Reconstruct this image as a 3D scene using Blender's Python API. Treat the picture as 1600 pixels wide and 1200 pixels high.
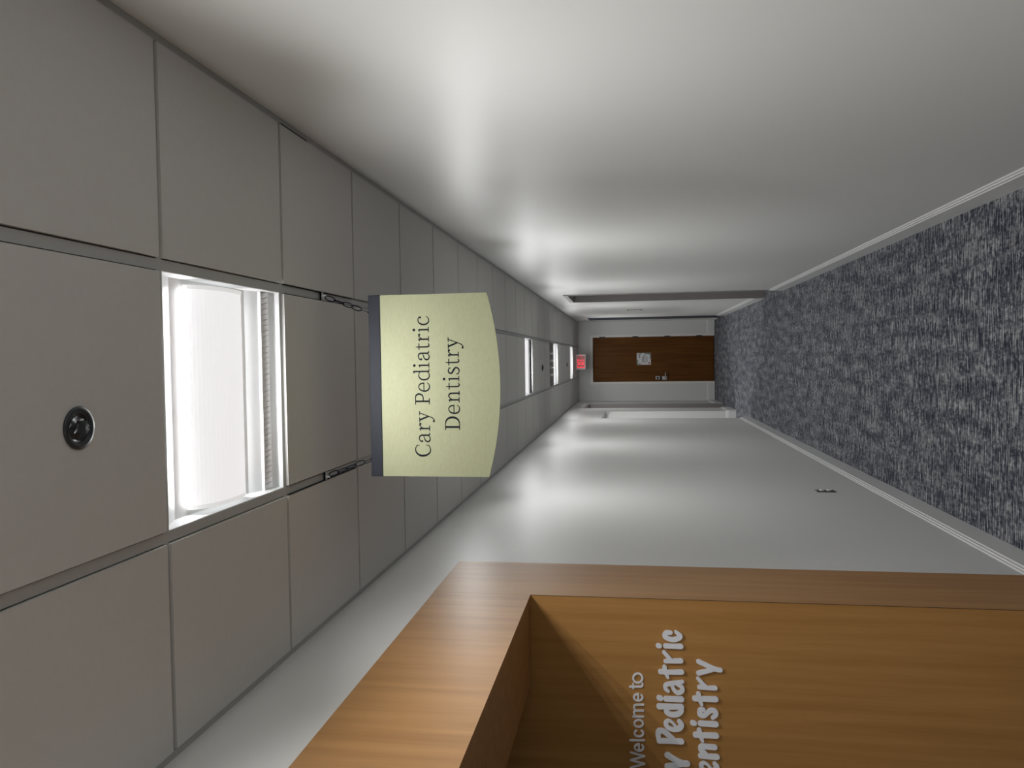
import bpy, bmesh, math, random
import numpy as np
from mathutils import Vector, Matrix
random.seed(7)
for o in list(bpy.data.objects): bpy.data.objects.remove(o)
scene = bpy.context.scene
C = scene.collection

# ------------------------------------------------------------------ camera
CAM_Z = 1.7179
F_PX, YAW, PITCH, ROLL = 1209.22, 0.0330, 0.1493, -0.0095
fw = Vector((-math.sin(YAW)*math.cos(PITCH), math.cos(YAW)*math.cos(PITCH), math.sin(PITCH)))
rt = Vector((math.cos(YAW), math.sin(YAW), 0)); up = rt.cross(fw)
c_, s_ = math.cos(ROLL), math.sin(ROLL)
rt, up = (c_*rt + s_*up), (-s_*rt + c_*up)
cam_data = bpy.data.cameras.new('camera'); cam = bpy.data.objects.new('camera', cam_data); C.objects.link(cam)
# the phone was held on its side: the frame's right is the corridor's down
m = Matrix((-up, rt, -fw)).transposed().to_4x4(); m.translation = Vector((0, 0, CAM_Z))
cam.matrix_world = m
cam_data.sensor_width = 36; cam_data.lens = 36*F_PX/1600; cam_data.clip_start = 0.02
scene.camera = cam
# ------------------------------------------------------------------ world, exposure
wd = bpy.data.worlds.new('world'); scene.world = wd; wd.use_nodes = True
wd.node_tree.nodes['Background'].inputs[0].default_value = (0.8, 0.85, 0.9, 1)
wd.node_tree.nodes['Background'].inputs[1].default_value = 0.0
scene.view_settings.view_transform = 'Standard'; scene.view_settings.look = 'None'
scene.view_settings.gamma = 1; scene.view_settings.use_curve_mapping = False
scene.view_settings.exposure = 0.12
LAMP = 0.82      # glow of the lamp baskets
LAMP_W = 3.2     # each of the sixteen small lamps of a fixture
# ------------------------------------------------------------------ dimensions (metres)
S = 0.6096
ZC = 2.746; XR = 0.733; XL = -0.8957; GR = 0.2201; GL = GR - S; Y0 = 1.5875; YE = 16.03; YB = -4.2
XW = XL + 0.02
# ------------------------------------------------------------------ helpers
def box(bm, x0, x1, y0, y1, z0, z1):
    vs = [bm.verts.new((x, y, z)) for x in (x0, x1) for y in (y0, y1) for z in (z0, z1)]
    for f in ((0,1,3,2),(4,6,7,5),(0,4,5,1),(2,3,7,6),(0,2,6,4),(1,5,7,3)):
        bm.faces.new([vs[i] for i in f])
    return vs
def prism(bm, pts, fn0, fn1):
    a = [bm.verts.new(fn0(p)) for p in pts]; b = [bm.verts.new(fn1(p)) for p in pts]; n = len(pts)
    bm.faces.new(a); bm.faces.new(b[::-1])
    for i in range(n): bm.faces.new((a[i], b[i], b[(i+1) % n], a[(i+1) % n]))
def lathe(bm, prof, cx, cy, cz, n=32, axis='Z'):
    rings = []
    for r, z in prof:
        ring = []
        for i in range(n):
            t = 2*math.pi*i/n
            if axis == 'Z': co = (cx+r*math.cos(t), cy+r*math.sin(t), cz+z)
            elif axis == 'Y': co = (cx+r*math.cos(t), cy+z, cz+r*math.sin(t))
            else: co = (cx+z, cy+r*math.cos(t), cz+r*math.sin(t))
            ring.append(bm.verts.new(co))
        rings.append(ring)
    for a, b in zip(rings, rings[1:]):
        for i in range(n): bm.faces.new((a[i], a[(i+1) % n], b[(i+1) % n], b[i]))
    if prof[0][0] > 0: bm.faces.new(rings[0][::-1])
    if prof[-1][0] > 0: bm.faces.new(rings[-1])
def tube(bm, pts, r, n=8, closed=False):
    pts = [Vector(p) for p in pts]; N = len(pts); rings = []
    for i, p in enumerate(pts):
        if closed: d = pts[(i+1) % N] - pts[i-1]
        else: d = pts[min(i+1, N-1)] - pts[max(i-1, 0)]
        d.normalize(); ref = Vector((0, 1, 0)) if abs(d.y) < 0.9 else Vector((1, 0, 0))
        a = d.cross(ref).normalized(); b = d.cross(a)
        rings.append([bm.verts.new(p + r*(math.cos(2*math.pi*k/n)*a + math.sin(2*math.pi*k/n)*b)) for k in range(n)])
    M = N if closed else N-1
    for i in range(M):
        A, B = rings[i], rings[(i+1) % N]
        for k in range(n): bm.faces.new((A[k], A[(k+1) % n], B[(k+1) % n], B[k]))
    if not closed: bm.faces.new(rings[0][::-1]); bm.faces.new(rings[-1])
def smooth_line(pts, sub=8):
    if len(pts) < 3: return pts
    out = []; P = [pts[0]] + list(pts) + [pts[-1]]
    for i in range(1, len(P)-2):
        p0, p1, p2, p3 = P[i-1], P[i], P[i+1], P[i+2]
        for k in range(sub):
            t = k/sub
            out.append(tuple(0.5*((2*b) + (c-a)*t + (2*a-5*b+4*c-d)*t*t + (3*b-a-3*c+d)*t**3) for a, b, c, d in zip(p0, p1, p2, p3)))
    out.append(tuple(P[-2])); return out
def ribbon(bm, pts, y_front, y_back, round_cap=False, smooth=True):
    """a pen stroke in the XZ plane: pts are (x, z, width); solid between y_front and y_back"""
    L = smooth_line(pts) if smooth else pts
    left, right = [], []
    for i, p in enumerate(L):
        a = L[max(i-1, 0)]; b = L[min(i+1, len(L)-1)]
        dx, dz = b[0]-a[0], b[1]-a[1]; l = math.hypot(dx, dz) or 1
        nx, nz = -dz/l, dx/l; w = p[2]/2
        left.append((p[0]+nx*w, p[1]+nz*w)); right.append((p[0]-nx*w, p[1]-nz*w))
    for i in range(len(L)-1):
        q = [left[i], left[i+1], right[i+1], right[i]]
        area = sum(q[k][0]*q[(k+1) % 4][1]-q[(k+1) % 4][0]*q[k][1] for k in range(4))
        if abs(area) < 1e-10: continue
        prism(bm, q, lambda p: (p[0], y_front, p[1]), lambda p: (p[0], y_back, p[1]))
    if round_cap:
        for p in (L if len(L) < 200 else L[::2]):
            r = p[2]/2*0.999
            prism(bm, [(p[0]+r*math.cos(t*math.pi/9), p[1]+r*math.sin(t*math.pi/9)) for t in range(18)],
                  lambda q: (q[0], y_front+0.00002, q[1]), lambda q: (q[0], y_back, q[1]))
def capsules(pts, smooth=True):
    L = smooth_line(pts, 6) if smooth and len(pts) > 2 else pts
    return [('s', L)]
def shape_field(parts, X, Z):
    F = np.full(X.shape, 1e3)
    for kind, d in parts:
        if kind == 's':
            for (x0, z0, w0), (x1, z1, w1) in zip(d, d[1:]):
                dx, dz = x1-x0, z1-z0; q = dx*dx+dz*dz
                if q < 1e-14: continue
                t = np.clip(((X-x0)*dx+(Z-z0)*dz)/q, 0, 1)
                F = np.minimum(F, np.hypot(X-x0-t*dx, Z-z0-t*dz)-(w0+(w1-w0)*t)/2)
        elif kind == 'b': F = np.minimum(F, np.hypot(X-d[0], Z-d[1])-d[2])
        else:
            ar = sum(a[0]*c[1]-c[0]*a[1] for a, c in zip(d, d[1:]+d[:1])); G = np.full(X.shape, -1e3)
            for a, c in zip(d, d[1:]+d[:1]):
                ex, ez = c[0]-a[0], c[1]-a[1]; ln = math.hypot(ex, ez) or 1
                G = np.maximum(G, math.copysign(1, ar)*((X-a[0])*ez-(Z-a[1])*ex)/ln)
            F = np.minimum(F, G)
    return F
def solid_letter(parts, yf, yb, step, grow=0.0):
    """one clean outline around all pen strokes of a letter, cut from a sheet between yf and yb"""
    xs, zs = [], []
    for kind, d in parts:
        if kind == 's': xs += [p[0]+s*p[2]/2 for p in d for s in (-1, 1)]; zs += [p[1]+s*p[2]/2 for p in d for s in (-1, 1)]
        elif kind == 'b': xs += [d[0]-d[2], d[0]+d[2]]; zs += [d[1]-d[2], d[1]+d[2]]
        else: xs += [p[0] for p in d]; zs += [p[1] for p in d]
    gx = np.arange(min(xs)-2*step, max(xs)+3*step, step); gz = np.arange(min(zs)-2*step, max(zs)+3*step, step)
    X, Z = np.meshgrid(gx, gz, indexing='ij'); F = shape_field(parts, X, Z)-grow; F[np.abs(F) < step*1e-3] = step*1e-3
    bm = bmesh.new(); cache = {}
    def V(key, x, z):
        if key not in cache: cache[key] = bm.verts.new((x, yf, z))
        return cache[key]
    near = np.argwhere(np.minimum(np.minimum(F[:-1, :-1], F[1:, :-1]), np.minimum(F[:-1, 1:], F[1:, 1:])) < 0)
    for i, j in near:
        cs = [(i, j), (i+1, j), (i+1, j+1), (i, j+1)]; poly = []
        for a, c in zip(cs, cs[1:]+cs[:1]):
            fa, fc = F[a], F[c]
            if fa < 0: poly.append(V(a, gx[a[0]], gz[a[1]]))
            if (fa < 0) != (fc < 0):
                t = fa/(fa-fc); k = (min(a, c), max(a, c))
                poly.append(V(k, gx[a[0]]+t*(gx[c[0]]-gx[a[0]]), gz[a[1]]+t*(gz[c[1]]-gz[a[1]])))
        if len(poly) > 2:
            try: bm.faces.new(poly)
            except ValueError: pass
    r = bmesh.ops.extrude_face_region(bm, geom=list(bm.faces))
    for v in r['geom']:
        if isinstance(v, bmesh.types.BMVert): v.co.y = yb
    return bm
def obj(name, bm, mat, parent=None, smooth=False, loc=None, bevel=0):
    bmesh.ops.recalc_face_normals(bm, faces=bm.faces)
    me = bpy.data.meshes.new(name); bm.to_mesh(me); bm.free()
    if smooth:
        for p in me.polygons: p.use_smooth = True
    me.materials.append(mat)
    o = bpy.data.objects.new(name, me); C.objects.link(o)
    if parent: o.parent = parent
    if loc: o.location = loc
    if bevel:
        b = o.modifiers.new('bevel', 'BEVEL'); b.width = bevel; b.segments = 2; b.limit_method = 'ANGLE'
    return o
def tag(o, label, cat, group=None):
    o['label'] = label; o['category'] = cat
    if group: o['group'] = group
    return o
def thing(name, label, cat, loc=(0, 0, 0), group=None):
    o = bpy.data.objects.new(name, None); C.objects.link(o); o.location = loc; o.empty_display_size = 0.05
    return tag(o, label, cat, group)
def struct(name, bm, mat, parent=None, **k):
    o = obj(name, bm, mat, parent, **k)
    if parent is None: o['kind'] = 'structure'
    return o
def boxes(*bs):
    bm = bmesh.new()
    for b in bs: box(bm, *b)
    return bm
def copy_tree(root, loc):
    r = root.copy(); C.objects.link(r); r.location = loc
    for ch in root.children:
        c = ch.copy(); C.objects.link(c); c.parent = r
        for g in ch.children:
            d = g.copy(); C.objects.link(d); d.parent = c
    return r
# ------------------------------------------------------------------ materials
def mat(name, col, rough=0.5, metal=0.0, spec=0.5, noise=0.0, nscale=30, bump=0.0, bscale=200, emit=None, estr=0):
    m = bpy.data.materials.new(name); m.use_nodes = True; nt = m.node_tree; b = nt.nodes['Principled BSDF']
    b.inputs['Base Color'].default_value = (*col, 1); b.inputs['Roughness'].default_value = rough
    b.inputs['Metallic'].default_value = metal; b.inputs['Specular IOR Level'].default_value = spec
    tc = nt.nodes.new('ShaderNodeTexCoord')
    if noise:
        n = nt.nodes.new('ShaderNodeTexNoise'); n.inputs['Scale'].default_value = nscale; n.inputs['Detail'].default_value = 5
        nt.links.new(tc.outputs['Object'], n.inputs['Vector'])
        r = nt.nodes.new('ShaderNodeMix'); r.data_type = 'RGBA'
        r.inputs[6].default_value = (*[c*(1-noise) for c in col], 1); r.inputs[7].default_value = (*[min(1, c*(1+noise)) for c in col], 1)
        nt.links.new(n.outputs['Fac'], r.inputs[0]); nt.links.new(r.outputs[2], b.inputs['Base Color'])
    if bump:
        n = nt.nodes.new('ShaderNodeTexNoise'); n.inputs['Scale'].default_value = bscale; n.inputs['Detail'].default_value = 4
        nt.links.new(tc.outputs['Object'], n.inputs['Vector'])
        bp = nt.nodes.new('ShaderNodeBump'); bp.inputs['Strength'].default_value = bump; bp.inputs['Distance'].default_value = 0.002
        nt.links.new(n.outputs['Fac'], bp.inputs['Height']); nt.links.new(bp.outputs[0], b.inputs['Normal'])
    if emit:
        b.inputs['Emission Color'].default_value = (*emit, 1); b.inputs['Emission Strength'].default_value = estr
    return m
def ramp(nt, pts):
    r = nt.nodes.new('ShaderNodeValToRGB'); e = r.color_ramp.elements
    while len(e) < len(pts): e.new(0.5)
    for el, (p, c) in zip(e, pts): el.position = p; el.color = (*c, 1)
    return r
def wood(name, dark, light, rough=0.3, spec=0.5, axis_scale=(26, 26, 1.1), coat=0.0):
    """veneer with vertical grain: fine fibres and broad figure, both stretched along Z"""
    m = bpy.data.materials.new(name); m.use_nodes = True; nt = m.node_tree; b = nt.nodes['Principled BSDF']
    tc = nt.nodes.new('ShaderNodeTexCoord'); mp = nt.nodes.new('ShaderNodeMapping'); mp.inputs['Scale'].default_value = axis_scale
    nt.links.new(tc.outputs['Object'], mp.inputs[0])
    n1 = nt.nodes.new('ShaderNodeTexNoise'); n1.inputs['Scale'].default_value = 1.0; n1.inputs['Detail'].default_value = 6; n1.inputs['Roughness'].default_value = 0.55
    mp2 = nt.nodes.new('ShaderNodeMapping'); mp2.inputs['Scale'].default_value = tuple(a*9 for a in axis_scale[:2]) + (axis_scale[2]*6,)
    n2 = nt.nodes.new('ShaderNodeTexNoise'); n2.inputs['Scale'].default_value = 1.0; n2.inputs['Detail'].default_value = 3
    nt.links.new(mp.outputs[0], n1.inputs['Vector']); nt.links.new(tc.outputs['Object'], mp2.inputs[0]); nt.links.new(mp2.outputs[0], n2.inputs['Vector'])
    ma = nt.nodes.new('ShaderNodeMath'); ma.operation = 'MULTIPLY_ADD'; ma.inputs[1].default_value = 0.28
    nt.links.new(n2.outputs['Fac'], ma.inputs[0]); nt.links.new(n1.outputs['Fac'], ma.inputs[2])
    r = ramp(nt, [(0.38, dark), (0.88, light)]); nt.links.new(ma.outputs[0], r.inputs[0]); nt.links.new(r.outputs[0], b.inputs['Base Color'])
    b.inputs['Roughness'].default_value = rough; b.inputs['Specular IOR Level'].default_value = spec; b.inputs['Coat Weight'].default_value = coat; b.inputs['Coat Roughness'].default_value = 0.25
    return m
def carpet_mat():
    m = bpy.data.materials.new('carpet'); m.use_nodes = True; nt = m.node_tree; b = nt.nodes['Principled BSDF']
    tc = nt.nodes.new('ShaderNodeTexCoord')
    def noise(scale, detail=3, rough=0.6):
        mp = nt.nodes.new('ShaderNodeMapping'); mp.inputs['Scale'].default_value = scale; nt.links.new(tc.outputs['Object'], mp.inputs[0])
        n = nt.nodes.new('ShaderNodeTexNoise'); n.inputs['Scale'].default_value = 1; n.inputs['Detail'].default_value = detail; n.inputs['Roughness'].default_value = rough
        nt.links.new(mp.outputs[0], n.inputs['Vector']); return n.outputs['Fac']
    def math_(op, a, b_):
        n = nt.nodes.new('ShaderNodeMath'); n.operation = op
        for i, v in enumerate((a, b_)):
            if isinstance(v, (int, float)): n.inputs[i].default_value = v
            else: nt.links.new(v, n.inputs[i])
        return n.outputs[0]
    strands = noise((9, 190, 1), 3, 0.6)      # yarns lying across the corridor
    patch = noise((48, 30, 1), 4, 0.7)        # worn looking mottling
    bands = noise((13, 3.0, 1), 2, 0.5)        # lengthwise bars of the pattern
    fine = noise((420, 420, 1), 2, 0.5)
    s = math_('ADD', math_('MULTIPLY', strands, 0.80), math_('MULTIPLY', patch, 0.42))
    s = math_('ADD', s, math_('MULTIPLY', bands, 0.20)); s = math_('ADD', s, math_('MULTIPLY', fine, 0.30))
    threads = math_('MULTIPLY', math_('MAXIMUM', math_('SUBTRACT', noise((5, 300, 1), 2, 0.5), 0.57), 0.0), 1.3)
    s = math_('ADD', s, threads)
    r = ramp(nt, [(0.80, (0.017, 0.020, 0.036)), (0.89, (0.072, 0.077, 0.104)), (0.97, (0.46, 0.46, 0.465))])
    nt.links.new(s, r.inputs[0]); nt.links.new(r.outputs[0], b.inputs['Base Color'])
    b.inputs['Roughness'].default_value = 0.95; b.inputs['Specular IOR Level'].default_value = 0.1
    b.inputs['Sheen Weight'].default_value = 0.06; b.inputs['Sheen Roughness'].default_value = 0.5
    bp = nt.nodes.new('ShaderNodeBump'); bp.inputs['Strength'].default_value = 0.5; bp.inputs['Distance'].default_value = 0.003
    nt.links.new(s, bp.inputs['Height']); nt.links.new(bp.outputs[0], b.inputs['Normal'])
    return m
def gold_mat():
    m = mat('brushed_gold', (0.62, 0.61, 0.40), 0.6, 0.2); nt = m.node_tree; b = nt.nodes['Principled BSDF']
    tc = nt.nodes.new('ShaderNodeTexCoord'); mp = nt.nodes.new('ShaderNodeMapping'); mp.inputs['Scale'].default_value = (70, 1, 700)
    n = nt.nodes.new('ShaderNodeTexNoise'); n.inputs['Scale'].default_value = 1; n.inputs['Detail'].default_value = 3
    nt.links.new(tc.outputs['Object'], mp.inputs[0]); nt.links.new(mp.outputs[0], n.inputs['Vector'])
    r = ramp(nt, [(0.25, (0.232, 0.237, 0.138)), (0.75, (0.282, 0.288, 0.174))]); nt.links.new(n.outputs['Fac'], r.inputs[0]); nt.links.new(r.outputs[0], b.inputs['Base Color'])
    bp = nt.nodes.new('ShaderNodeBump'); bp.inputs['Strength'].default_value = 0.15; bp.inputs['Distance'].default_value = 0.0004
    nt.links.new(n.outputs['Fac'], bp.inputs['Height']); nt.links.new(bp.outputs[0], b.inputs['Normal'])
    return m
def basket_mat(k=1.0):
    """white perforated sheet: bright plastic showing through tiny round holes"""
    m = bpy.data.materials.new('perforated_basket'); m.use_nodes = True; nt = m.node_tree; b = nt.nodes['Principled BSDF']
    b.inputs['Base Color'].default_value = (0.85, 0.85, 0.86, 1); b.inputs['Roughness'].default_value = 0.6
    tc = nt.nodes.new('ShaderNodeTexCoord'); v = nt.nodes.new('ShaderNodeTexVoronoi'); v.inputs['Scale'].default_value = 330; v.inputs['Randomness'].default_value = 0.0
    nt.links.new(tc.outputs['UV'], v.inputs['Vector'])
    r = ramp(nt, [(0.30, (1.0, 0.985, 1.0)), (0.42, (0.55, 0.54, 0.56))]); nt.links.new(v.outputs['Distance'], r.inputs[0])
    nt.links.new(r.outputs[0], b.inputs['Emission Color']); b.inputs['Emission Strength'].default_value = LAMP*k
    return m
M = dict(
    wall=mat('wall_paint', (0.70, 0.70, 0.685), 0.42, spec=0.45, bump=0.04, bscale=90),
    base=mat('baseboard_paint', (0.74, 0.735, 0.73), 0.35),
    frame=mat('door_frame_paint', (0.82, 0.80, 0.76), 0.35),
    jamb=mat('grey_jamb_paint', (0.30, 0.28, 0.27), 0.5),
    tile=mat('ceiling_tile', (0.62, 0.61, 0.59), 0.9, spec=0.1, noise=0.03, nscale=60, bump=0.15, bscale=700),
    grid=mat('ceiling_grid', (0.45, 0.45, 0.44), 0.5),
    gap=mat('dark_gap', (0.01, 0.01, 0.01), 0.9),
    carpet=carpet_mat(),
    wood=wood('honey_veneer', (0.33, 0.158, 0.049), (0.45, 0.235, 0.083), 0.42),
    wood_in=wood('honey_veneer_panel', (0.37, 0.178, 0.050), (0.49, 0.255, 0.083), 0.45, 0.2),
    door=wood('brown_door_veneer', (0.085, 0.030, 0.005), (0.165, 0.064, 0.012), 0.5, 0.12, (20, 20, 1.4)),
    navy=mat('navy_door_paint', (0.045, 0.055, 0.085), 0.5, spec=0.2),
    gold=gold_mat(),
    bar=mat('black_anodised', (0.008, 0.010, 0.017), 0.6, 0.0, spec=0.25, noise=0.3, nscale=25),
    black=mat('black_paint', (0.008, 0.008, 0.01), 0.5),
    ink=mat('black_lettering', (0.004, 0.005, 0.009), 0.6, spec=0.1),
    white=mat('fixture_white', (0.90, 0.90, 0.90), 0.5),
    refl=mat('fixture_reflector', (0.88, 0.90, 0.90), 0.45),
    basket=basket_mat(), basket_side=basket_mat(40.0), basket_end=mat('end_cap_glow', (0.85, 0.85, 0.85), 0.5, emit=(1, 1, 1), estr=0.45),  # end cap glow stands in for lamp light falling on the caps
    plastic=mat('raised_letter_grey', (0.88, 0.88, 0.92), 0.35),
    steel=mat('brushed_steel', (0.55, 0.55, 0.56), 0.3, 0.9),
    darksteel=mat('dark_metal', (0.05, 0.055, 0.065), 0.4, 0.5),
    brass=mat('brass', (0.30, 0.19, 0.07), 0.35, 0.8),
    paper=mat('paper', (0.80, 0.78, 0.80), 0.7),
    leaf=mat('printed_green', (0.02, 0.13, 0.06), 0.7),
    print_=mat('printed_grey', (0.16, 0.14, 0.17), 0.7),
    rose=mat('printed_rose', (0.30, 0.10, 0.10), 0.7),
    exit_body=mat('exit_sign_body', (0.55, 0.47, 0.46), 0.4),
    exit_face=mat('exit_sign_face', (0.12, 0.01, 0.015), 0.4, emit=(1.0, 0.01, 0.02), estr=0.10),
    exit_red=mat('exit_letter_red', (0.8, 0.02, 0.03), 0.4, emit=(1.0, 0.035, 0.06), estr=0.85),
    plate=mat('outlet_plate_grey', (0.10, 0.10, 0.10), 0.4, 0.3),
    socket=mat('socket_white', (0.75, 0.75, 0.74), 0.4),
)
# ------------------------------------------------------------------ the setting
HALL0, HALL1, HALLZ = 11.42, 12.90, 2.11            # side hall on the left
L2A, L2B, L2Z = 13.76, 14.84, 2.46                  # last doorway on the left
R1A, R1B, R1Z = 9.09, 10.20, 2.42; R2A, R2B, R2Z = 14.40, 15.47, 2.47
AL0, AL1 = 0.62, 2.82                               # wooden entry on the left
FX0 = -3.6                                          # how far side spaces reach
struct('floor', boxes((FX0-.1, XR+.3, YB-.1, YE+.2, -0.1, 0)), M['carpet'])
T = 0.15
struct('wall_left', boxes((XL-T, XL, YB, AL0, 0, 2.85), (XL-T, XL, AL0, AL1+.0198, 2.4535, 2.85), (XL-T, XL, AL1+.0198, HALL0, 0, 2.85),
    (XL-T, XL, HALL0, HALL1, HALLZ, 2.85), (XL-T, XL, HALL1, L2A, 0, 2.85), (XL-T, XL, L2A, L2B, L2Z, 2.85), (XL-T, XL, L2B, YE, 0, 2.85)), M['wall'])
struct('wall_right', boxes((XR, XR+T, YB, R1A, 0, 2.85), (XR, XR+T, R1A, R1B, R1Z, 2.85), (XR, XR+T, R1B, R2A, 0, 2.85),
    (XR, XR+T, R2A, R2B, R2Z, 2.85), (XR, XR+T, R2B, YE, 0, 2.85)), M['wall'])
DX0, DX1, DZ = -0.5044, 0.4079, 2.436
struct('wall_end', boxes((XL-T, DX0-.004, YE, YE+.14, 0, 2.85), (DX1+.004, XR+T, YE, YE+.14, 0, 2.85), (DX0-.004, DX1+.004, YE, YE+.14, DZ+.004, 2.85)), M['wall'])
struct('wall_back', boxes((FX0, XR+T, YB-.14, YB, 0, 2.85)), M['wall'])
# alcove behind the wooden entry, and the side hall
struct('wall_alcove', boxes((FX0, XL-T, 0.20, 0.34, 0, 2.85), (-2.75, -2.61, 0.34, AL1+.02, 0, 2.85), (FX0, XL-T, AL1+.02, AL1+.14, 0, 2.85)), M['wall'])
struct('wall_hall', boxes((FX0, XL-T, HALL0-.14, HALL0, 0, 2.85), (FX0, XL-T, HALL1, HALL1+.14, 0, 2.85), (FX0-.1, FX0, HALL0-.14, HALL1+.14, 0, 2.85)), M['wall'])
# lay-in ceiling: backing, inverted tees, dropped-edge tiles
cb = boxes((FX0, XR+T, YB, YE, 2.80, 2.86))
TZ = ZC-0.004; rv = 0.0035
kmin = int((YB-Y0)//S); kmax = int((YE-Y0)//S)+1
LIGHTS = (-6, -3, 0, 5, 10, 15, 20); VENT = 14
SPR = {-1: (-.118, 1.31), 12: (-.112, 9.22), 18: (-.112, 13.0)}
def cell(x0, x1, k, skip=False):
    y0 = max(Y0+k*S+.0075, YB); y1 = min(Y0+(k+1)*S-.0075, YE)
    if y1-y0 < .02: return
    box(tl, x0, x1, y0, y1, TZ-.004, 2.79)
tl = bmesh.new()
for k in range(kmin, kmax):
    cell(GR+.012+rv, XR-.019-rv, k); cell(XL+.019+rv, GL-.012-rv, k)
    if k in SPR:                          # a hole for the sprinkler cup
        sx, sy = SPR[k]; a, b_ = GL+.012+rv, GR-.012-rv; y0, y1 = Y0+k*S+.0075, Y0+(k+1)*S-.0075; q = .0278
        for bx4 in ((a, sx-q, y0, y1), (sx+q, b_, y0, y1), (sx-q, sx+q, y0, sy-q), (sx-q, sx+q, sy+q, y1)): box(tl, *bx4, TZ-.004, 2.79)
    elif k not in LIGHTS and k != VENT: cell(GL+.012+rv, GR-.012-rv, k)
for j in range(1, 4):                     # alcove and hall ceilings, out of the frame
    pass
box(tl, FX0, XL-T, YB, YE, ZC, 2.79)
ceiling = struct('ceiling', tl, M['tile'])
obj('ceiling_backing', cb, M['wall'], ceiling)
gb = bmesh.new()
for x in (GL, GR): box(gb, x-.012, x+.012, YB, YE, ZC-.001, ZC+.03)
for k in range(kmin+1, kmax+1):
    y = Y0+k*S
    if y > YE: break
    box(gb, XL, XR, y-.0095, y+.0095, ZC-.0008, ZC+.028)
box(gb, XL, XL+.019, YB, YE, ZC-.001, ZC+.02); box(gb, XR-.019, XR, YB, YE, ZC-.001, ZC+.02); box(gb, XL, XR, YE-.019, YE, ZC-.001, ZC+.02)
obj('ceiling_grid', gb, M['grid'], ceiling)
# thin open joints where two tiles sit loosely
gp = bmesh.new()
box(gp, XR-.023, XR-.0195, 2.21, 2.40, TZ-.0045, TZ+.01)
for sx, x in ((1, GR), (-1, GL)):
    for q in (-1, 1): box(gp, x+q*.0138-.0006, x+q*.0138+.0006, 2.212, 2.80, TZ-.0042, TZ+.01)
obj('open_joint', gp, M['gap'], ceiling)
# baseboards with a bevelled, stepped cap
PROF = [(0, 0), (.0165, 0), (.0165, .122), (.0115, .127), (.0115, .138), (.0060, .142), (.0060, .152), (.0008, .1565), (0, .158)]
def base(bm, axis, a, b, at, sgn):
    if axis == 'Y': prism(bm, PROF, lambda p: (at+sgn*p[0], a, p[1]), lambda p: (at+sgn*p[0], b, p[1]))
    else: prism(bm, PROF, lambda p: (a, at+sgn*p[0], p[1]), lambda p: (b, at+sgn*p[0], p[1]))
bm = bmesh.new()
for a, b in ((YB, .17), (3.266, HALL0), (HALL1, L2A-.05), (L2B+.05, YE)): base(bm, 'Y', a, b, XL, 1)
struct('baseboard_left', bm, M['base'])
bm = bmesh.new()
for a, b in ((YB, R1A-.05), (R1B+.05, R2A-.05), (R2B+.05, YE)): base(bm, 'Y', a, b, XR, -1)
struct('baseboard_right', bm, M['base'])
bm = bmesh.new(); base(bm, 'X', XL, DX0-.05, YE, -1); base(bm, 'X', DX1+.05, XR, YE, -1); struct('baseboard_end', bm, M['base'])
bm = bmesh.new(); base(bm, 'X', FX0, XL, HALL1, -1); base(bm, 'X', FX0, XL, HALL0, 1); struct('baseboard_hall', bm, M['base'])
# ---- doors
d = struct('door_1', boxes((DX0+.003, DX1-.003, YE+.01, YE+.055, .012, DZ-.003)), M['door'])
fr = boxes((DX0-.05, DX0-.001, YE-.016, YE+.14, 0, DZ+.052), (DX1+.001, DX1+.05, YE-.016, YE+.14, 0, DZ+.052), (DX0-.001, DX1+.001, YE-.016, YE+.14, DZ+.001, DZ+.052))
obj('door_frame', fr, M['frame'], d)
for z in (.30, .93, 1.57, 2.24):
    bm = boxes((DX1-.012, DX1+.014, YE-.019, YE+.006, z-.055, z+.055)); lathe(bm, [(.007, -.06), (.007, .06)], DX1+.001, YE-.022, z, 10)
    obj('hinge', bm, M['darksteel'], d)
bm = boxes((-.462, -.398, YE-.004, YE+.012, 1.085, 1.165)); o = obj('deadbolt_plate', bm, M['steel'], d, bevel=.002)
bm = bmesh.new(); lathe(bm, [(.024, 0), (.022, .012), (.010, .014), (.010, .006), (0.0001, .006)], -.430, YE-.017, 1.127, 20, 'Y'); obj('deadbolt_cylinder', bm, M['black'], d)
bm = boxes((-.474, -.400, YE-.010, YE+.012, .945, 1.035)); obj('lock_case', bm, M['steel'], d, bevel=.003)
bm = boxes((-.466, -.412, YE-.006, YE+.012, 1.037, 1.082)); obj('keypad', bm, M['black'], d)
bm = bmesh.new(); tube(bm, [(-.437, YE-.005, .975), (-.437, YE-.055, .975), (-.425, YE-.062, .975), (-.330, YE-.062, .972), (-.318, YE-.055, .972)], .012, 10); obj('door_lever', bm, M['steel'], d, smooth=True)
bm = boxes((DX0-.02, DX1+.02, YE-.0, YE+.12, 0, .010)); obj('door_gap_shade', bm, M['black'], d)  # black strip stands in for the shade in the gap under the door

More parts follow.
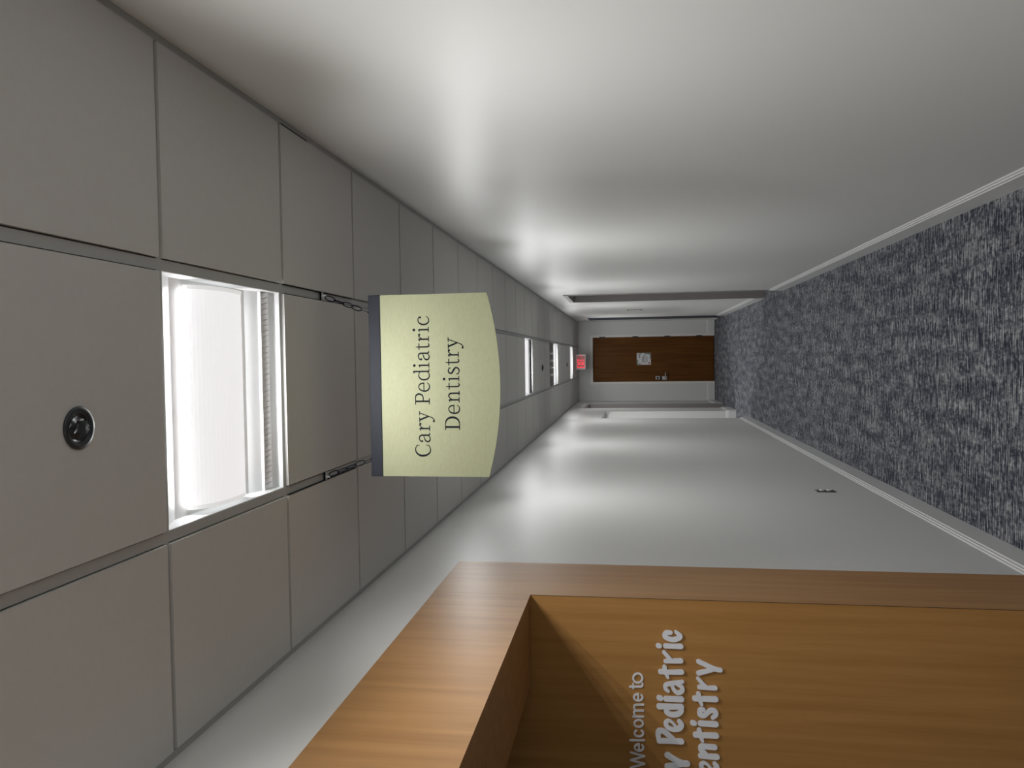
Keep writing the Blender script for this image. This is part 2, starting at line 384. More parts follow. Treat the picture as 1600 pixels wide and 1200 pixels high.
d = struct('door_2', boxes((XR+.125, XR+.165, R1A+.02, R1B-.02, .01, R1Z-.02)), M['jamb'])
w = .045
obj('door_frame', boxes((XR-.008, XR+.17, R1A-w, R1A+.004, 0, R1Z+w), (XR-.008, XR+.17, R1B-.004, R1B+w, 0, R1Z+w), (XR-.008, XR+.17, R1A+.004, R1B-.004, R1Z-.004, R1Z+w)), M['jamb'], d)
d = struct('door_3', boxes((XR+.003, XR+.06, R2A+.006, R2B-.006, .01, R2Z-.006)), M['navy'])
obj('door_frame', boxes((XR-.0012, XR+.10, R2A-w, R2A+.004, 0, R2Z+w), (XR-.0012, XR+.10, R2B-.004, R2B+w, 0, R2Z+w), (XR-.0012, XR+.10, R2A+.004, R2B-.004, R2Z-.004, R2Z+w)), M['frame'], d)
d = struct('door_4', boxes((XL-.165, XL-.125, L2A+.02, L2B-.02, .01, L2Z-.02)), M['jamb'])
obj('door_frame', boxes((XL-.17, XL+.006, L2A-w, L2A+.004, 0, L2Z+w), (XL-.17, XL+.006, L2B-.004, L2B+w, 0, L2Z+w), (XL-.17, XL+.006, L2A+.004, L2B-.004, L2Z-.004, L2Z+w)), M['jamb'], d)

# ------------------------------------------------------------------ wooden entry in the left wall
ws = thing('wood_entry_surround', 'honey wood veneer surround and side panel framing the entry in the left corridor wall', 'door surround', (XW, AL1, 0))
def ow(name, bm, m, par, **k):
    o = obj(name, bm, m, par, **k); o.matrix_parent_inverse = Matrix.Translation(-par.location); return o
STZ = 2.453; SOF = 2.085
ow('stile', boxes((XL-.001, XW, AL1+.0008, 3.266, 0, STZ)), M['wood'], ws)
ow('stile', boxes((XL-.001, XW, .17, AL0, 0, STZ)), M['wood'], ws)
hb = bmesh.new(); box(hb, -1.205, XW, AL0+.0008, AL1-.0008, SOF, STZ-.001)
ow('header', hb, M['wood'], ws)
ow('side_panel', boxes((-2.6, XW-.0015, AL1, AL1+.0007, 0, SOF+.01), (-2.6, XL-.0005, AL1+.0007, AL1+.0195, 0, STZ-.002), (-2.6, XL-T-.001, AL1, AL1+.0195, STZ-.002, ZC-.001)), M['wood_in'], ws)
ow('joint_line', boxes((XW-.0018, XW-.0004, AL1-.0002, AL1+.0008, 0, SOF)), M['gap'], ws)

# raised lettering on the panel (strokes: x, z, width)
TEXT_CARY = [('c',[[[-.9956,1.5755,.0144],[-.997,1.5913,.0172],[-1.0091,1.5962,.0176],[-1.0183,1.5816,.018],[-1.0199,1.5619,.018],[-1.0136,1.546,.0176],[-1.0049,1.5428,.0164],[-.9922,1.5567,.0127]]]),('i',[[[-1.0447,1.5941,.018],[-1.045,1.566,.0176],[-1.0443,1.5403,.0189]],[[-1.0448,1.6205,.0172],[-1.0456,1.6155,.0172]]]),('r',[[[-1.1005,1.5951,.0144],[-1.0992,1.5743,.0164],[-1.0969,1.5411,.0189]],[[-1.0674,1.5998,.0135],[-1.0802,1.589,.0148],[-1.0969,1.5743,.0144]]]),('t',[[[-1.1396,1.6127,.018],[-1.1399,1.5746,.0172],[-1.1376,1.5386,.0193]],[[-1.1219,1.5983,.016],[-1.1378,1.596,.016],[-1.1599,1.5867,.0103]]]),('a',[[[-1.21,1.5855,.0112],[-1.2021,1.5946,.0141],[-1.189,1.5954,.015],[-1.1826,1.5794,.0159],[-1.173,1.5355,.0131]],[[-1.1842,1.5736,.0122],[-1.2025,1.566,.0141],[-1.214,1.5525,.0159],[-1.2076,1.5376,.0159],[-1.1918,1.5384,.015],[-1.1832,1.5546,.0122]]]),('i',[[[-1.2385,1.5935,.02],[-1.2383,1.5655,.0195],[-1.2375,1.5395,.0206]],[[-1.2361,1.6185,.019],[-1.2371,1.6134,.0195]]]),('d',[[[-1.2675,1.618,.0211],[-1.2661,1.5784,.019],[-1.2654,1.5402,.0206]],[[-1.2671,1.5479,.0158],[-1.2717,1.5835,.0132],[-1.2841,1.5933,.0174],[-1.2944,1.5786,.0195],[-1.2936,1.5557,.0195],[-1.2812,1.5403,.0174],[-1.2681,1.5415,.0132]]]),('e',[[[-1.3185,1.547,.0163],[-1.3312,1.5402,.019],[-1.3449,1.5484,.02],[-1.35,1.5688,.0163],[-1.3419,1.5887,.0163],[-1.327,1.5955,.0158],[-1.318,1.5852,.0121],[-1.3251,1.5712,.01],[-1.3478,1.5535,.0116]]]),('P',[[[-1.394,1.619,.02],[-1.3932,1.5794,.0179],[-1.3925,1.5406,.0206]],[[-1.3941,1.6198,.0158],[-1.3704,1.6232,.019],[-1.3574,1.6187,.019],[-1.3591,1.6021,.0195],[-1.3714,1.5856,.0195],[-1.3882,1.5666,.0174]]]),('y',[[[-1.4452,1.5905,.0216],[-1.4614,1.562,.0206],[-1.473,1.5366,.0221],[-1.473,1.5201,.0211]],[[-1.4871,1.5908,.0211],[-1.481,1.5621,.02],[-1.473,1.5366,.0221]]]),('r',[[[-1.5521,1.5951,.0144],[-1.5508,1.5743,.0164],[-1.5485,1.5411,.0189]],[[-1.519,1.5998,.0135],[-1.5318,1.589,.0148],[-1.5485,1.5743,.0144]]]),('a',[[[-1.6081,1.5855,.0112],[-1.6002,1.5946,.0141],[-1.5871,1.5954,.015],[-1.5807,1.5794,.0159],[-1.5711,1.5355,.0131]],[[-1.5823,1.5736,.0122],[-1.6006,1.566,.0141],[-1.6121,1.5525,.0159],[-1.6057,1.5376,.0159],[-1.5899,1.5384,.015],[-1.5813,1.5546,.0122]]]),('C',[[[-1.6271,1.6156,.017],[-1.6571,1.6256,.018],[-1.6771,1.5916,.018],[-1.6771,1.5606,.018],[-1.6521,1.5426,.018],[-1.6221,1.5586,.016]]])]
TEXT_DENT = [('y',[[[-1.0967,1.4778,.0172],[-1.1096,1.4486,.0168],[-1.1206,1.4233,.0176],[-1.1243,1.4023,.0164]],[[-1.1388,1.4781,.0172],[-1.1299,1.4487,.0164],[-1.1206,1.4233,.0172]]]),('r',[[[-1.1896,1.4759,.0159],[-1.1909,1.4468,.0155],[-1.1906,1.4209,.0169]],[[-1.1582,1.4802,.0131],[-1.1716,1.4691,.0141],[-1.1857,1.4535,.0131]]]),('t',[[[-1.2321,1.4919,.02],[-1.232,1.4541,.019],[-1.2312,1.4194,.0206]],[[-1.2144,1.4792,.0169],[-1.2318,1.4762,.0169],[-1.2537,1.4681,.0111]]]),('s',[[[-1.2712,1.4624,.0158],[-1.2728,1.4732,.0174],[-1.2881,1.4746,.0185],[-1.2927,1.462,.0185],[-1.2819,1.4481,.0174],[-1.2724,1.4355,.0174],[-1.2753,1.4217,.0185],[-1.2877,1.4193,.0169],[-1.2982,1.4294,.0148]]]),('i',[[[-1.3221,1.4723,.02],[-1.3223,1.4471,.0195],[-1.3222,1.4195,.0211]],[[-1.3216,1.5001,.019],[-1.3226,1.4945,.019]]]),('t',[[[-1.3647,1.4902,.0206],[-1.3645,1.4524,.0195],[-1.3641,1.4184,.0211]],[[-1.3466,1.4775,.0174],[-1.3643,1.4746,.0174],[-1.3869,1.4656,.0111]]]),('n',[[[-1.4405,1.473,.0185],[-1.4413,1.4453,.0195],[-1.4416,1.4164,.0206]],[[-1.4327,1.454,.0158],[-1.4192,1.4698,.02],[-1.4065,1.469,.02],[-1.406,1.4476,.0195],[-1.4064,1.4237,.02]]]),('e',[[[-1.4661,1.4232,.0163],[-1.4788,1.4164,.019],[-1.4925,1.4246,.02],[-1.4976,1.445,.0163],[-1.4895,1.4649,.0163],[-1.4746,1.4717,.0158],[-1.4656,1.4614,.0121],[-1.4727,1.4474,.01],[-1.4954,1.4297,.0116]]]),('D',[[[-1.5766,1.4964,.018],[-1.5766,1.4614,.018],[-1.5766,1.4184,.018]],[[-1.5766,1.4974,.016],[-1.5416,1.4934,.018],[-1.5216,1.4614,.018],[-1.5416,1.4224,.018],[-1.5766,1.4184,.016]]])]
TEXT_WELC = [('o',[[[-1.1681,1.6777,.0068],[-1.174,1.6787,.0068],[-1.1792,1.6816,.0068],[-1.1832,1.686,.0068],[-1.1855,1.6915,.0068],[-1.1857,1.6972,.0068],[-1.184,1.7026,.0068],[-1.1804,1.7069,.0068],[-1.1755,1.7098,.0068],[-1.1697,1.7107,.0068],[-1.1639,1.7096,.0068],[-1.1586,1.7067,.0068],[-1.1546,1.7023,.0068],[-1.1524,1.6969,.0068],[-1.1521,1.6912,.0068],[-1.1538,1.6858,.0068],[-1.1574,1.6814,.0068],[-1.1624,1.6786,.0068],[-1.1681,1.6777,.0068]]]),('t',[[[-1.2024,1.7229,.0068],[-1.2008,1.7004,.0068],[-1.2,1.6844,.0068],[-1.1959,1.6779,.0068],[-1.1884,1.6779,.0068]],[[-1.2079,1.711,.0061],[-1.1909,1.7109,.0061]]]),('e',[[[-1.2278,1.6932,.0069],[-1.2294,1.7001,.0069],[-1.2332,1.7056,.0069],[-1.2384,1.7085,.0069],[-1.2439,1.7084,.0069],[-1.2486,1.7051,.0069],[-1.2515,1.6994,.0069],[-1.2521,1.6924,.0069],[-1.2501,1.6857,.0069],[-1.2461,1.6805,.0069],[-1.2407,1.678,.0069],[-1.2353,1.6787,.0069],[-1.2308,1.6823,.0069]],[[-1.2286,1.6933,.0063],[-1.2519,1.6935,.0063]]]),('m',[[[-1.3123,1.7118,.0069],[-1.3103,1.6757,.0069]],[[-1.3099,1.702,.0069],[-1.301,1.7091,.0069],[-1.2907,1.7044,.0069],[-1.2886,1.6755,.0069]],[[-1.2887,1.7018,.0069],[-1.2792,1.7089,.0069],[-1.2689,1.7037,.0069],[-1.2663,1.6753,.0069]]]),('o',[[[-1.3354,1.6772,.0069],[-1.3398,1.6781,.0069],[-1.3438,1.6809,.0069],[-1.3469,1.685,.0069],[-1.3487,1.6901,.0069],[-1.349,1.6955,.0069],[-1.3477,1.7005,.0069],[-1.3451,1.7046,.0069],[-1.3414,1.7073,.0069],[-1.3371,1.7082,.0069],[-1.3327,1.7072,.0069],[-1.3287,1.7045,.0069],[-1.3256,1.7003,.0069],[-1.3238,1.6952,.0069],[-1.3235,1.6899,.0069],[-1.3248,1.6848,.0069],[-1.3274,1.6807,.0069],[-1.3311,1.6781,.0069],[-1.3354,1.6772,.0069]]]),('c',[[[-1.3636,1.7017,.0069],[-1.3676,1.7058,.0069],[-1.3726,1.7077,.0069],[-1.3775,1.7069,.0069],[-1.3816,1.7037,.0069],[-1.3842,1.6985,.0069],[-1.3849,1.6923,.0069],[-1.3835,1.6861,.0069],[-1.3803,1.6809,.0069],[-1.3758,1.6776,.0069],[-1.3707,1.6768,.0069],[-1.366,1.6785,.0069],[-1.3624,1.6826,.0069]]]),('l',[[[-1.4009,1.724,.0069],[-1.3979,1.6738,.0069]]]),('e',[[[-1.4136,1.6921,.0069],[-1.4153,1.6989,.0069],[-1.4191,1.7044,.0069],[-1.4244,1.7074,.0069],[-1.4299,1.7072,.0069],[-1.4346,1.7039,.0069],[-1.4375,1.6982,.0069],[-1.438,1.6913,.0069],[-1.436,1.6845,.0069],[-1.4318,1.6793,.0069],[-1.4265,1.6768,.0069],[-1.421,1.6774,.0069],[-1.4165,1.6811,.0069]],[[-1.4144,1.6921,.0063],[-1.4378,1.6923,.0063]]]),('W',[[[-1.4461,1.7219,.0069],[-1.4571,1.6728,.0069]],[[-1.4571,1.6728,.0069],[-1.4744,1.7221,.0069]],[[-1.4744,1.7221,.0069],[-1.4853,1.6731,.0069]],[[-1.4853,1.6731,.0069],[-1.5027,1.7224,.0069]]])]

def raised(name, label, data, thick, stand, m, grp):
    t = thing(name, label, 'lettering', (data[0][1][0][0][0], AL1, data[0][1][0][0][1]), grp)
    yb = AL1-stand; yf = yb-thick
    for ch, strokes in data:
        parts = [c for st in strokes for c in capsules(st)]
        ow('letter', solid_letter(parts, yf, yb, .0011 if thick > .005 else .0007), m, t)
    return t
raised('welcome_lettering', 'small thin grey raised letters reading Welcome to, top line on the wood panel', TEXT_WELC, .004, .0005, M['plastic'], 'raised lettering on the wood panel')
raised('name_lettering', 'large rounded grey raised letters reading Cary Pediatric, middle line on the wood panel', TEXT_CARY, .0065, .003, M['plastic'], 'raised lettering on the wood panel')
raised('name_lettering', 'large rounded grey raised letters reading Dentistry, bottom line on the wood panel', TEXT_DENT, .0065, .003, M['plastic'], 'raised lettering on the wood panel')

# ------------------------------------------------------------------ ceiling lights
def make_light():
    """2 x 2 recessed fixture; origin at the middle of its opening, at grid height"""
    t = thing('ceiling_light', '', 'ceiling light')
    hx, hy, D = .2925, .2925, .095
    bm = bmesh.new()                       # housing: end walls, front and back walls, curved reflector
    prof = [(-hy, .0), (-hy, .02), (-hy+.04, .030), (-.19, .052), (-.130, .070), (.130, .070), (.19, .052), (hy-.04, .030), (hy, .02), (hy, .0)]
    prof = [(a, b) for a, b in prof]
    for (a, b), (c2, d2) in zip(prof, prof[1:]):
        vs = [bm.verts.new(p) for p in ((-hx, a, b), (hx, a, b), (hx, c2, d2), (-hx, c2, d2))]; bm.faces.new(vs)
        vs = [bm.verts.new(p) for p in ((-hx, a, b+.003), (hx, a, b+.003), (hx, c2, d2+.003), (-hx, c2, d2+.003))]; bm.faces.new(vs[::-1])
    for s in (-1, 1): box(bm, s*hx-.0015, s*hx+.0015, -hy, hy, 0, .074)
    me_o = obj('housing', bm, M['refl'], t)
    bm = bmesh.new()                       # perforated half-round basket
    uv = bm.loops.layers.uv.new('UVMap'); n = 24; R = .128; sag = .066; bx = .268
    ring = []
    for i in range(n+1):
        a = math.pi*i/n; yy = -R*math.cos(a); zz = .066-sag*math.sin(a)**.75
        ring.append((yy, zz))
    for i in range(n):
        (ya, za), (yb, zb) = ring[i], ring[i+1]
        vs = [bm.verts.new(p) for p in ((-bx, ya, za), (bx, ya, za), (bx, yb, zb), (-bx, yb, zb))]
        f = bm.faces.new(vs); L0 = i*.0092*1.5
        for lp, (u_, v_) in zip(f.loops, ((-bx, L0), (bx, L0), (bx, L0+.0138), (-bx, L0+.0138))): lp[uv].uv = (u_, v_)
    me = bpy.data.meshes.new('basket'); bm.to_mesh(me); bm.free(); me.materials.append(M['basket']); me.materials.append(M['basket_side'])
    for p in me.polygons: p.material_index = 1 if p.index in (0, 1, n-2, n-1) else 0  # outer flanks glow far stronger, added to light up the reflectors
    for p in me.polygons: p.use_smooth = True
    b = bpy.data.objects.new('lamp_basket', me); C.objects.link(b); b.parent = t
    for s in (-1, 1):                      # end caps and rims of the basket
        bm = bmesh.new()
        pts = [(y, z) for y, z in ring]
        prism(bm, pts, lambda p: (s*bx, p[0], p[1]), lambda p: (s*(bx+.010), p[0]*1.015, p[1]-.0015))
        obj('basket_end_cap', bm, M['basket_end'], t)
    for s in (-1, 1):
        obj('basket_edge_rail', boxes((-bx, bx, s*R-.003, s*R+.003, .0655, .071)), M['white'], t)
    obj('slotted_strip', strip_mesh(hx, hy), M['white'], t)
    for i in range(4):                     # the lamps' light, leaving through the opening
        for j in range(4):
            l = bpy.data.lights.new('lamp_light', 'SPOT') if i+j == 0 else ld
            ld = l; l.energy = LAMP_W; l.spot_size = math.radians(160); l.spot_blend = 0.8; l.shadow_soft_size = 0.0; l.color = (0.99, 1.0, 0.992)
            lo = bpy.data.objects.new('lamp_light', l); C.objects.link(lo); lo.parent = t; lo.location = (-.15+.10*i, -.14+.088*j, -.006)
            lo.rotation_euler.x = math.radians(21 if j > 1 else -21)   # the basket throws most of its light lengthwise
    return t
def strip_mesh(hx, hy):
    bm = bmesh.new()
    for i in range(36):
        x = -hx+.012+i*(2*hx-.024)/35
        vs = box(bm, x-.0064, x+.0064, hy-.056, hy-.030, .026, .031)
        for v in vs: v.co.x += (v.co.y-hy+.043)*.35; v.co.z += (hy-.043-v.co.y)*.5
    box(bm, -hx, hx, hy-.0605, hy-.0575, .028, .040)
    return bm
cx = (GL+GR)/2
LL = {0: 'large bright basket ceiling light nearest the viewer, in front of the hanging sign',
      10: 'bright ceiling light just beyond the hanging sign, first of the three distant ones',
      15: 'bright ceiling light in the corridor, middle of the three distant ones',
      20: 'bright ceiling light farthest away, just before the exit sign',
      5: 'bright ceiling light hidden behind the hanging sign',
      -3: 'added unseen ceiling light above the viewer, brightening the near walls and wood panel',  # unseen fixture, added to brighten the panel and near walls
      -6: 'bright ceiling light behind the viewer'}
first = make_light(); first.location = (cx, Y0+.3048, ZC); first['label'] = LL[0]; first['group'] = 'recessed ceiling lights'
for k in (5, 10, 15, 20, -3, -6):
    r = copy_tree(first, (cx, Y0+k*S+.3048, ZC)); r['label'] = LL[k]
def relamp(root, k):                      # this fixture burns brighter
    data = None
    for c in bpy.data.objects:
        if c.parent == root and c.type == 'LIGHT':
            if data is None: data = c.data.copy(); data.energy *= k
            c.data = data
for r in [o for o in C.objects if o.get('label') == LL[-3]]: relamp(r, 1.4)  # the added overhead light is strengthened to lift the dim walls nearby
r = copy_tree(first, (-1.95, (HALL0+HALL1)/2, ZC-.002)); relamp(r, 1.5); r['label'] = 'ceiling light inside the side hall on the left'
# ------------------------------------------------------------------ ceiling vent
vt = thing('ceiling_vent', 'dark slotted air vent in the ceiling just before the middle distant light', 'vent', (cx, Y0+14.5*S, ZC))
obj('frame', boxes((-.290, .290, -.2925, .2925, .012, .03)), M['grid'], vt)
bm = bmesh.new()
for i in range(5): box(bm, -.19, .255, -.20+i*.085-.016, -.20+i*.085+.016, .008, .014)
obj('slot', bm, M['gap'], vt)
bm = bmesh.new()
for i in range(6): box(bm, -.285, .285, -.245+i*.085-.022, -.245+i*.085+.022, -.002, .012)
obj('louver', bm, M['jamb'], vt)
# ------------------------------------------------------------------ sprinklers
def make_sprinkler(label):
    t = thing('fire_sprinkler', label, 'sprinkler', group='ceiling sprinklers')
    bm = bmesh.new(); lathe(bm, [(.0405, -.0085), (.0405, -.0105), (.0385, -.0130), (.0290, -.0120), (.0268, -.0095), (.0268, .0), (.0275, .0), (.0275, -.0085)], 0, 0, 0, 40)
    for f in bm.faces: pass
    obj('escutcheon', bm, M['darksteel'], t, smooth=True)
    bm = bmesh.new(); lathe(bm, [(.0265, .028), (.0265, -.001), (.0255, -.001), (.0255, .027), (.0001, .027)], 0, 0, -.005, 32)
    obj('cup', bm, M['black'], t, smooth=True)
    bm = bmesh.new()
    for s in (-1, 1): tube(bm, smooth_line([(s*.006, 0, .022), (s*.015, 0, .010), (s*.013, 0, -.006), (s*.003, 0, -.019)], 6), .0022, 8)
    lathe(bm, [(.008, .026), (.008, .016), (.004, .014)], 0, 0, 0, 14)
    obj('frame_arms', bm, M['darksteel'], t, smooth=True)
    bm = bmesh.new(); lathe(bm, [(.0035, .014), (.0022, .012), (.0022, -.013), (.004, -.016), (.004, -.021)], 0, 0, 0, 12)
    obj('glass_bulb', bm, M['darksteel'], t, smooth=True)
    bm = bmesh.new(); lathe(bm, [(.0001, -.0205), (.006, -.0205), (.0135, -.019), (.0135, -.021), (.0001, -.0225)], 0, 0, 0, 24)
    for i in range(12):
        a = math.pi*2*i/12; x, y = .0145*math.cos(a), .0145*math.sin(a); box(bm, x-.0017, x+.0017, y-.0017, y+.0017, -.0212, -.0192)
    obj('deflector', bm, M['darksteel'], t)
    return t
s1 = make_sprinkler('dark recessed ring sprinkler in the ceiling nearest the viewer, before the first light'); s1.location = (-.118, 1.31, ZC)
s2 = copy_tree(s1, (-.112, 9.22, ZC-.004)); s2['label'] = 'small dark sprinkler hanging from the ceiling between the first two distant lights'
s3 = copy_tree(s1, (-.112, 13.0, ZC)); s3['label'] = 'tiny sprinkler in the ceiling between the last two distant lights'
# ------------------------------------------------------------------ hanging sign
SY = 2.49; X0, X1 = -.387, .217; XC = (X0+X1)/2
sg = thing('hanging_sign', 'gold metal sign with curved lower edge and black serif lettering hanging on chains', 'sign', (XC, SY, 2.13))
n = 40; pts = [(X0, 2.534), (X1, 2.534)]
for i in range(n+1):
    t = i/n; x = X1+(X0-X1)*t; pts.append((x, 2.1725-.0415*(1-(2*t-1)**2)))
bm = bmesh.new(); prism(bm, pts, lambda p: (p[0], SY, p[1]), lambda p: (p[0], SY+.006, p[1])); ow('sign_panel', bm, M['gold'], sg)
bm = boxes((X0-.001, X1+.001, SY-.0025, SY+.020, 2.5335, 2.5735)); ow('top_bar', bm, M['bar'], sg, bevel=.0015)
# serif alphabet, one unit = one 225th of the x height
def flag(x, z): return ('p', [(x-13, z), (x-13, z-24), (x-46, z-32), (x-48, z-23), (x-20, z-5)])
def serif(a, b, z=0, h=13): return ('p', [(a, z), (b, z), (b, z+h), (a, z+h)])
SER = {
 'i': [('s', [(53, 0, 27), (53, 222, 27)]), flag(60, 224), serif(3, 106), ('b', (50, 315, 26))],
 'r': [('s', [(53, 0, 28), (53, 222, 28)]), flag(60, 224), serif(3, 112), ('s', [(62, 140, 10), (85, 188, 14), (120, 212, 20), (140, 208, 22)]), ('b', (148, 203, 21))],
 't': [('s', [(62, 275, 8), (60, 215, 22), (60, 60, 26), (70, 12, 24), (100, -1, 18), (134, 18, 10)]), serif(2, 135, 203, 15)],
 'a': [('b', (25, 168, 19)), ('s', [(18, 172, 24), (34, 208, 18), (75, 226, 15), (125, 218, 22), (148, 180, 28), (150, 100, 28), (150, 40, 28), (165, 8, 20), (196, 12, 9)]),
       ('s', [(148, 138, 10), (100, 122, 13), (40, 98, 20), (17, 55, 28), (34, 12, 24), (78, -2, 16), (120, 14, 13), (148, 45, 10)])],
 'd': [('s', [(188, 0, 28), (188, 342, 28)]), flag(195, 344), serif(188, 240), ('s', [(182, 190, 10), (140, 220, 13), (80, 218, 18), (30, 175, 26), (18, 110, 30), (32, 42, 26), (80, 2, 18), (135, 4, 14), (182, 38, 10)])],
 'e': [serif(22, 182, 112, 13), ('s', [(178, 118, 24), (168, 180, 24), (135, 218, 17), (95, 226, 13), (45, 198, 20), (18, 130, 28), (22, 60, 28), (58, 12, 22), (110, -1, 16), (158, 14, 12), (184, 48, 9)])],
 'c': [('b', (165, 180, 20)), ('s', [(172, 185, 20), (155, 214, 16), (110, 226, 13), (55, 205, 20), (18, 135, 30), (24, 60, 28), (62, 10, 22), (112, 0, 16), (158, 18, 12), (182, 52, 9)])],
 'P': [('s', [(66, 0, 32), (66, 304, 32)]), serif(3, 128), serif(3, 90, 292), ('s', [(66, 297, 14), (140, 298, 14), (190, 284, 24), (216, 235, 34), (205, 175, 28), (160, 140, 18), (66, 135, 14)])],
 'y': [('s', [(45, 218, 32), (118, 30, 30)]), ('s', [(190, 218, 14), (112, 5, 14), (85, -55, 16), (50, -88, 16), (25, -92, 16)]), ('b', (18, -84, 20)), serif(0, 98, 210), serif(143, 228, 210)],
 'C': [('s', [(236, 290, 13), (233, 220, 8)]), ('s', [(236, 22, 8), (240, 85, 13)]), ('s', [(234, 268, 9), (195, 300, 13), (140, 311, 16), (75, 286, 26), (26, 215, 36), (20, 130, 38), (50, 45, 30), (110, -3, 20), (180, 0, 14), (240, 35, 10)])],
 'D': [('s', [(62, 0, 36), (62, 305, 36)]), serif(3, 90), serif(3, 90, 292), ('s', [(62, 299, 13), (140, 300, 14), (215, 268, 28), (256, 195, 38), (256, 110, 38), (215, 38, 28), (140, 6, 14), (62, 6, 13)])],
 'n': [('s', [(56, 0, 28), (56, 222, 28)]), flag(63, 224), serif(3, 110), serif(145, 242), ('s', [(66, 150, 10), (95, 198, 15), (140, 222, 22), (180, 200, 28), (192, 150, 28), (192, 60, 28), (192, 0, 28)])],
 's': [('s', [(132, 172, 12), (134, 220, 12)]), ('s', [(130, 190, 10), (105, 216, 14), (62, 222, 20), (25, 190, 26), (32, 148, 28), (90, 112, 32), (132, 78, 28), (134, 35, 26), (95, 1, 20), (45, 2, 15), (14, 34, 10)]), ('s', [(10, 62, 12), (8, 2, 12)])],
}
def serif_letter(ch, x0, z0, u, yf, yb):
    parts = []
    for kind, dta in SER[ch]:
        if kind == 's':
            P = [list(q) for q in dta]
            if len(P) == 2:                # straight stems end square under their serifs
                dx, dz = P[1][0]-P[0][0], P[1][1]-P[0][1]; ln = math.hypot(dx, dz)
                for q, s_ in ((P[0], 1), (P[1], -1)): q[0] += s_*dx/ln*q[2]/2; q[1] += s_*dz/ln*q[2]/2
            parts += capsules([(x0+a*u, z0+b_*u, w_*u) for a, b_, w_ in P])
        elif kind == 'p': parts.append(('p', [(x0+a*u, z0+b_*u) for a, b_ in dta]))
        else: parts.append(('b', (x0+dta[0]*u, z0+dta[1]*u, dta[2]*u)))
    return solid_letter(parts, yf, yb, .00058, .00032)
LINE1 = [('c', 0.1144, 2.3684), ('i', 0.0915, 2.3685), ('r', 0.0599, 2.3686), ('t', 0.0335, 2.3688), ('a', -0.0017, 2.3689), ('i', -0.0261, 2.3691), ('d', -0.0681, 2.3693), ('e', -0.1053, 2.3695), ('P', -0.1475, 2.3697), ('y', -0.2058, 2.37), ('r', -0.2357, 2.3701), ('a', -0.2735, 2.3703), ('C', -0.3206, 2.3706)]
LINE2 = [('y', 0.0361, 2.2689), ('r', 0.007, 2.2689), ('t', -0.0191, 2.2689), ('s', -0.0487, 2.269), ('i', -0.0718, 2.269), ('t', -0.0985, 2.269), ('n', -0.1417, 2.269), ('e', -0.1796, 2.269), ('D', -0.2322, 2.2691)]
for ch, x, z in LINE1+LINE2: ow('letter', serif_letter(ch, x, z-.0005, .0001606, SY-.0006, SY+.001), M['ink'], sg)
def link_pts(c, d, side, L=.019, W=.0074):
    out = []
    for i in range(20):
        a = 2*math.pi*i/20; u = L*math.cos(a); v = W*math.sin(a)
        u = max(-L, min(L, u*1.12))
        out.append(c + d*u + side*v)
    return out
for s, xt, xb in ((1, GR, .162), (-1, GL, -.329)):
    A = Vector((xt-s*.004, SY, ZC-.022)); B = Vector((xb, SY, 2.573)); d = (B-A).normalized(); Ln = (B-A).length
    side = d.cross(Vector((0, 1, 0))).normalized(); dep = Vector((0, 1, 0))
    k = 4; step = (Ln-.030)/k
    ch = None
    for i in range(k):
        ctr = A + d*(step*(i+.5)+.002); tw = [0, 1.0, .25, .05][i] if s > 0 else [.05, .8, .85, .1][i]
        sd = (side*math.cos(tw*1.3)+dep*math.sin(tw*1.3)).normalized()
        bm = bmesh.new(); tube(bm, link_pts(ctr, d, sd, step*.54), .0018, 6, closed=True)
        if ch is None: ch = ow('chain', bm, M['ink'], sg, smooth=True)
        else: obj('chain_link', bm, M['ink'], ch, smooth=True)
    bm = bmesh.new(); tube(bm, [A-d*.010, A+d*.004], .0012, 6); obj('chain_hook', bm, M['ink'], ch)
    bm = bmesh.new(); tube(bm, [B-d*.028, B-d*.001], .0010, 6); lathe(bm, [(.0001, -.004), (.004, 0), (.0001, .004)], B.x, B.y, B.z+.001, 10); obj('chain_hook', bm, M['ink'], ch)
    bm = boxes((xt-.013, xt+.013, SY-.001, SY+.018, ZC-.0085, ZC-.0045), (xt-.004, xt+.004, SY-.001, SY+.001, ZC-.026, ZC-.007))
    cl = ow('ceiling_clip', bm, M['grid'], sg)
    eb = boxes((xt-.0135, xt+.0135, SY-.0035, SY-.001, ZC-.0095, ZC-.0045)); obj('clip_lip', eb, M['ink'], cl)
# ------------------------------------------------------------------ exit sign
ex = thing('exit_sign', 'small glowing red exit sign hanging from the ceiling above the far brown door', 'exit sign', (-.083, 15.244, ZC))
e0, e1, ez0, ez1, ey = -.1475, .1475, -.200, -.022, 0
obj('housing', boxes((e0, e1, ey, ey+.03, ez0, ez1)), M['exit_body'], ex, bevel=.003)
obj('canopy', boxes((-.17, .165, -.03, .06, -.022, -.003)), M['exit_body'], ex)
obj('face', boxes((e0+.022, e1-.03, ey-.0015, ey+.001, ez0+.012, ez1-.010)), M['exit_face'], ex)
bm = bmesh.new(); H0, H1 = ez0+.020, ez1-.018; zm = (H0+H1)/2; xx = e0+.036; lw = .012; yb_, yf_ = ey, ey-.004
def R(pts): ribbon(bm, pts, yf_, yb_, smooth=False)
R([(xx+.006, H0, lw), (xx+.006, H1, lw)]); [R([(xx, z, lw), (xx+.036, z, lw)]) for z in (H0+.006, zm, H1-.006)]
obj('letter', bm, M['exit_red'], ex); bm = bmesh.new(); xx += .048
R([(xx+.006, H0, lw), (xx+.042, H1, lw)]); R([(xx+.006, H1, lw), (xx+.042, H0, lw)]); obj('letter', bm, M['exit_red'], ex); bm = bmesh.new(); xx += .062
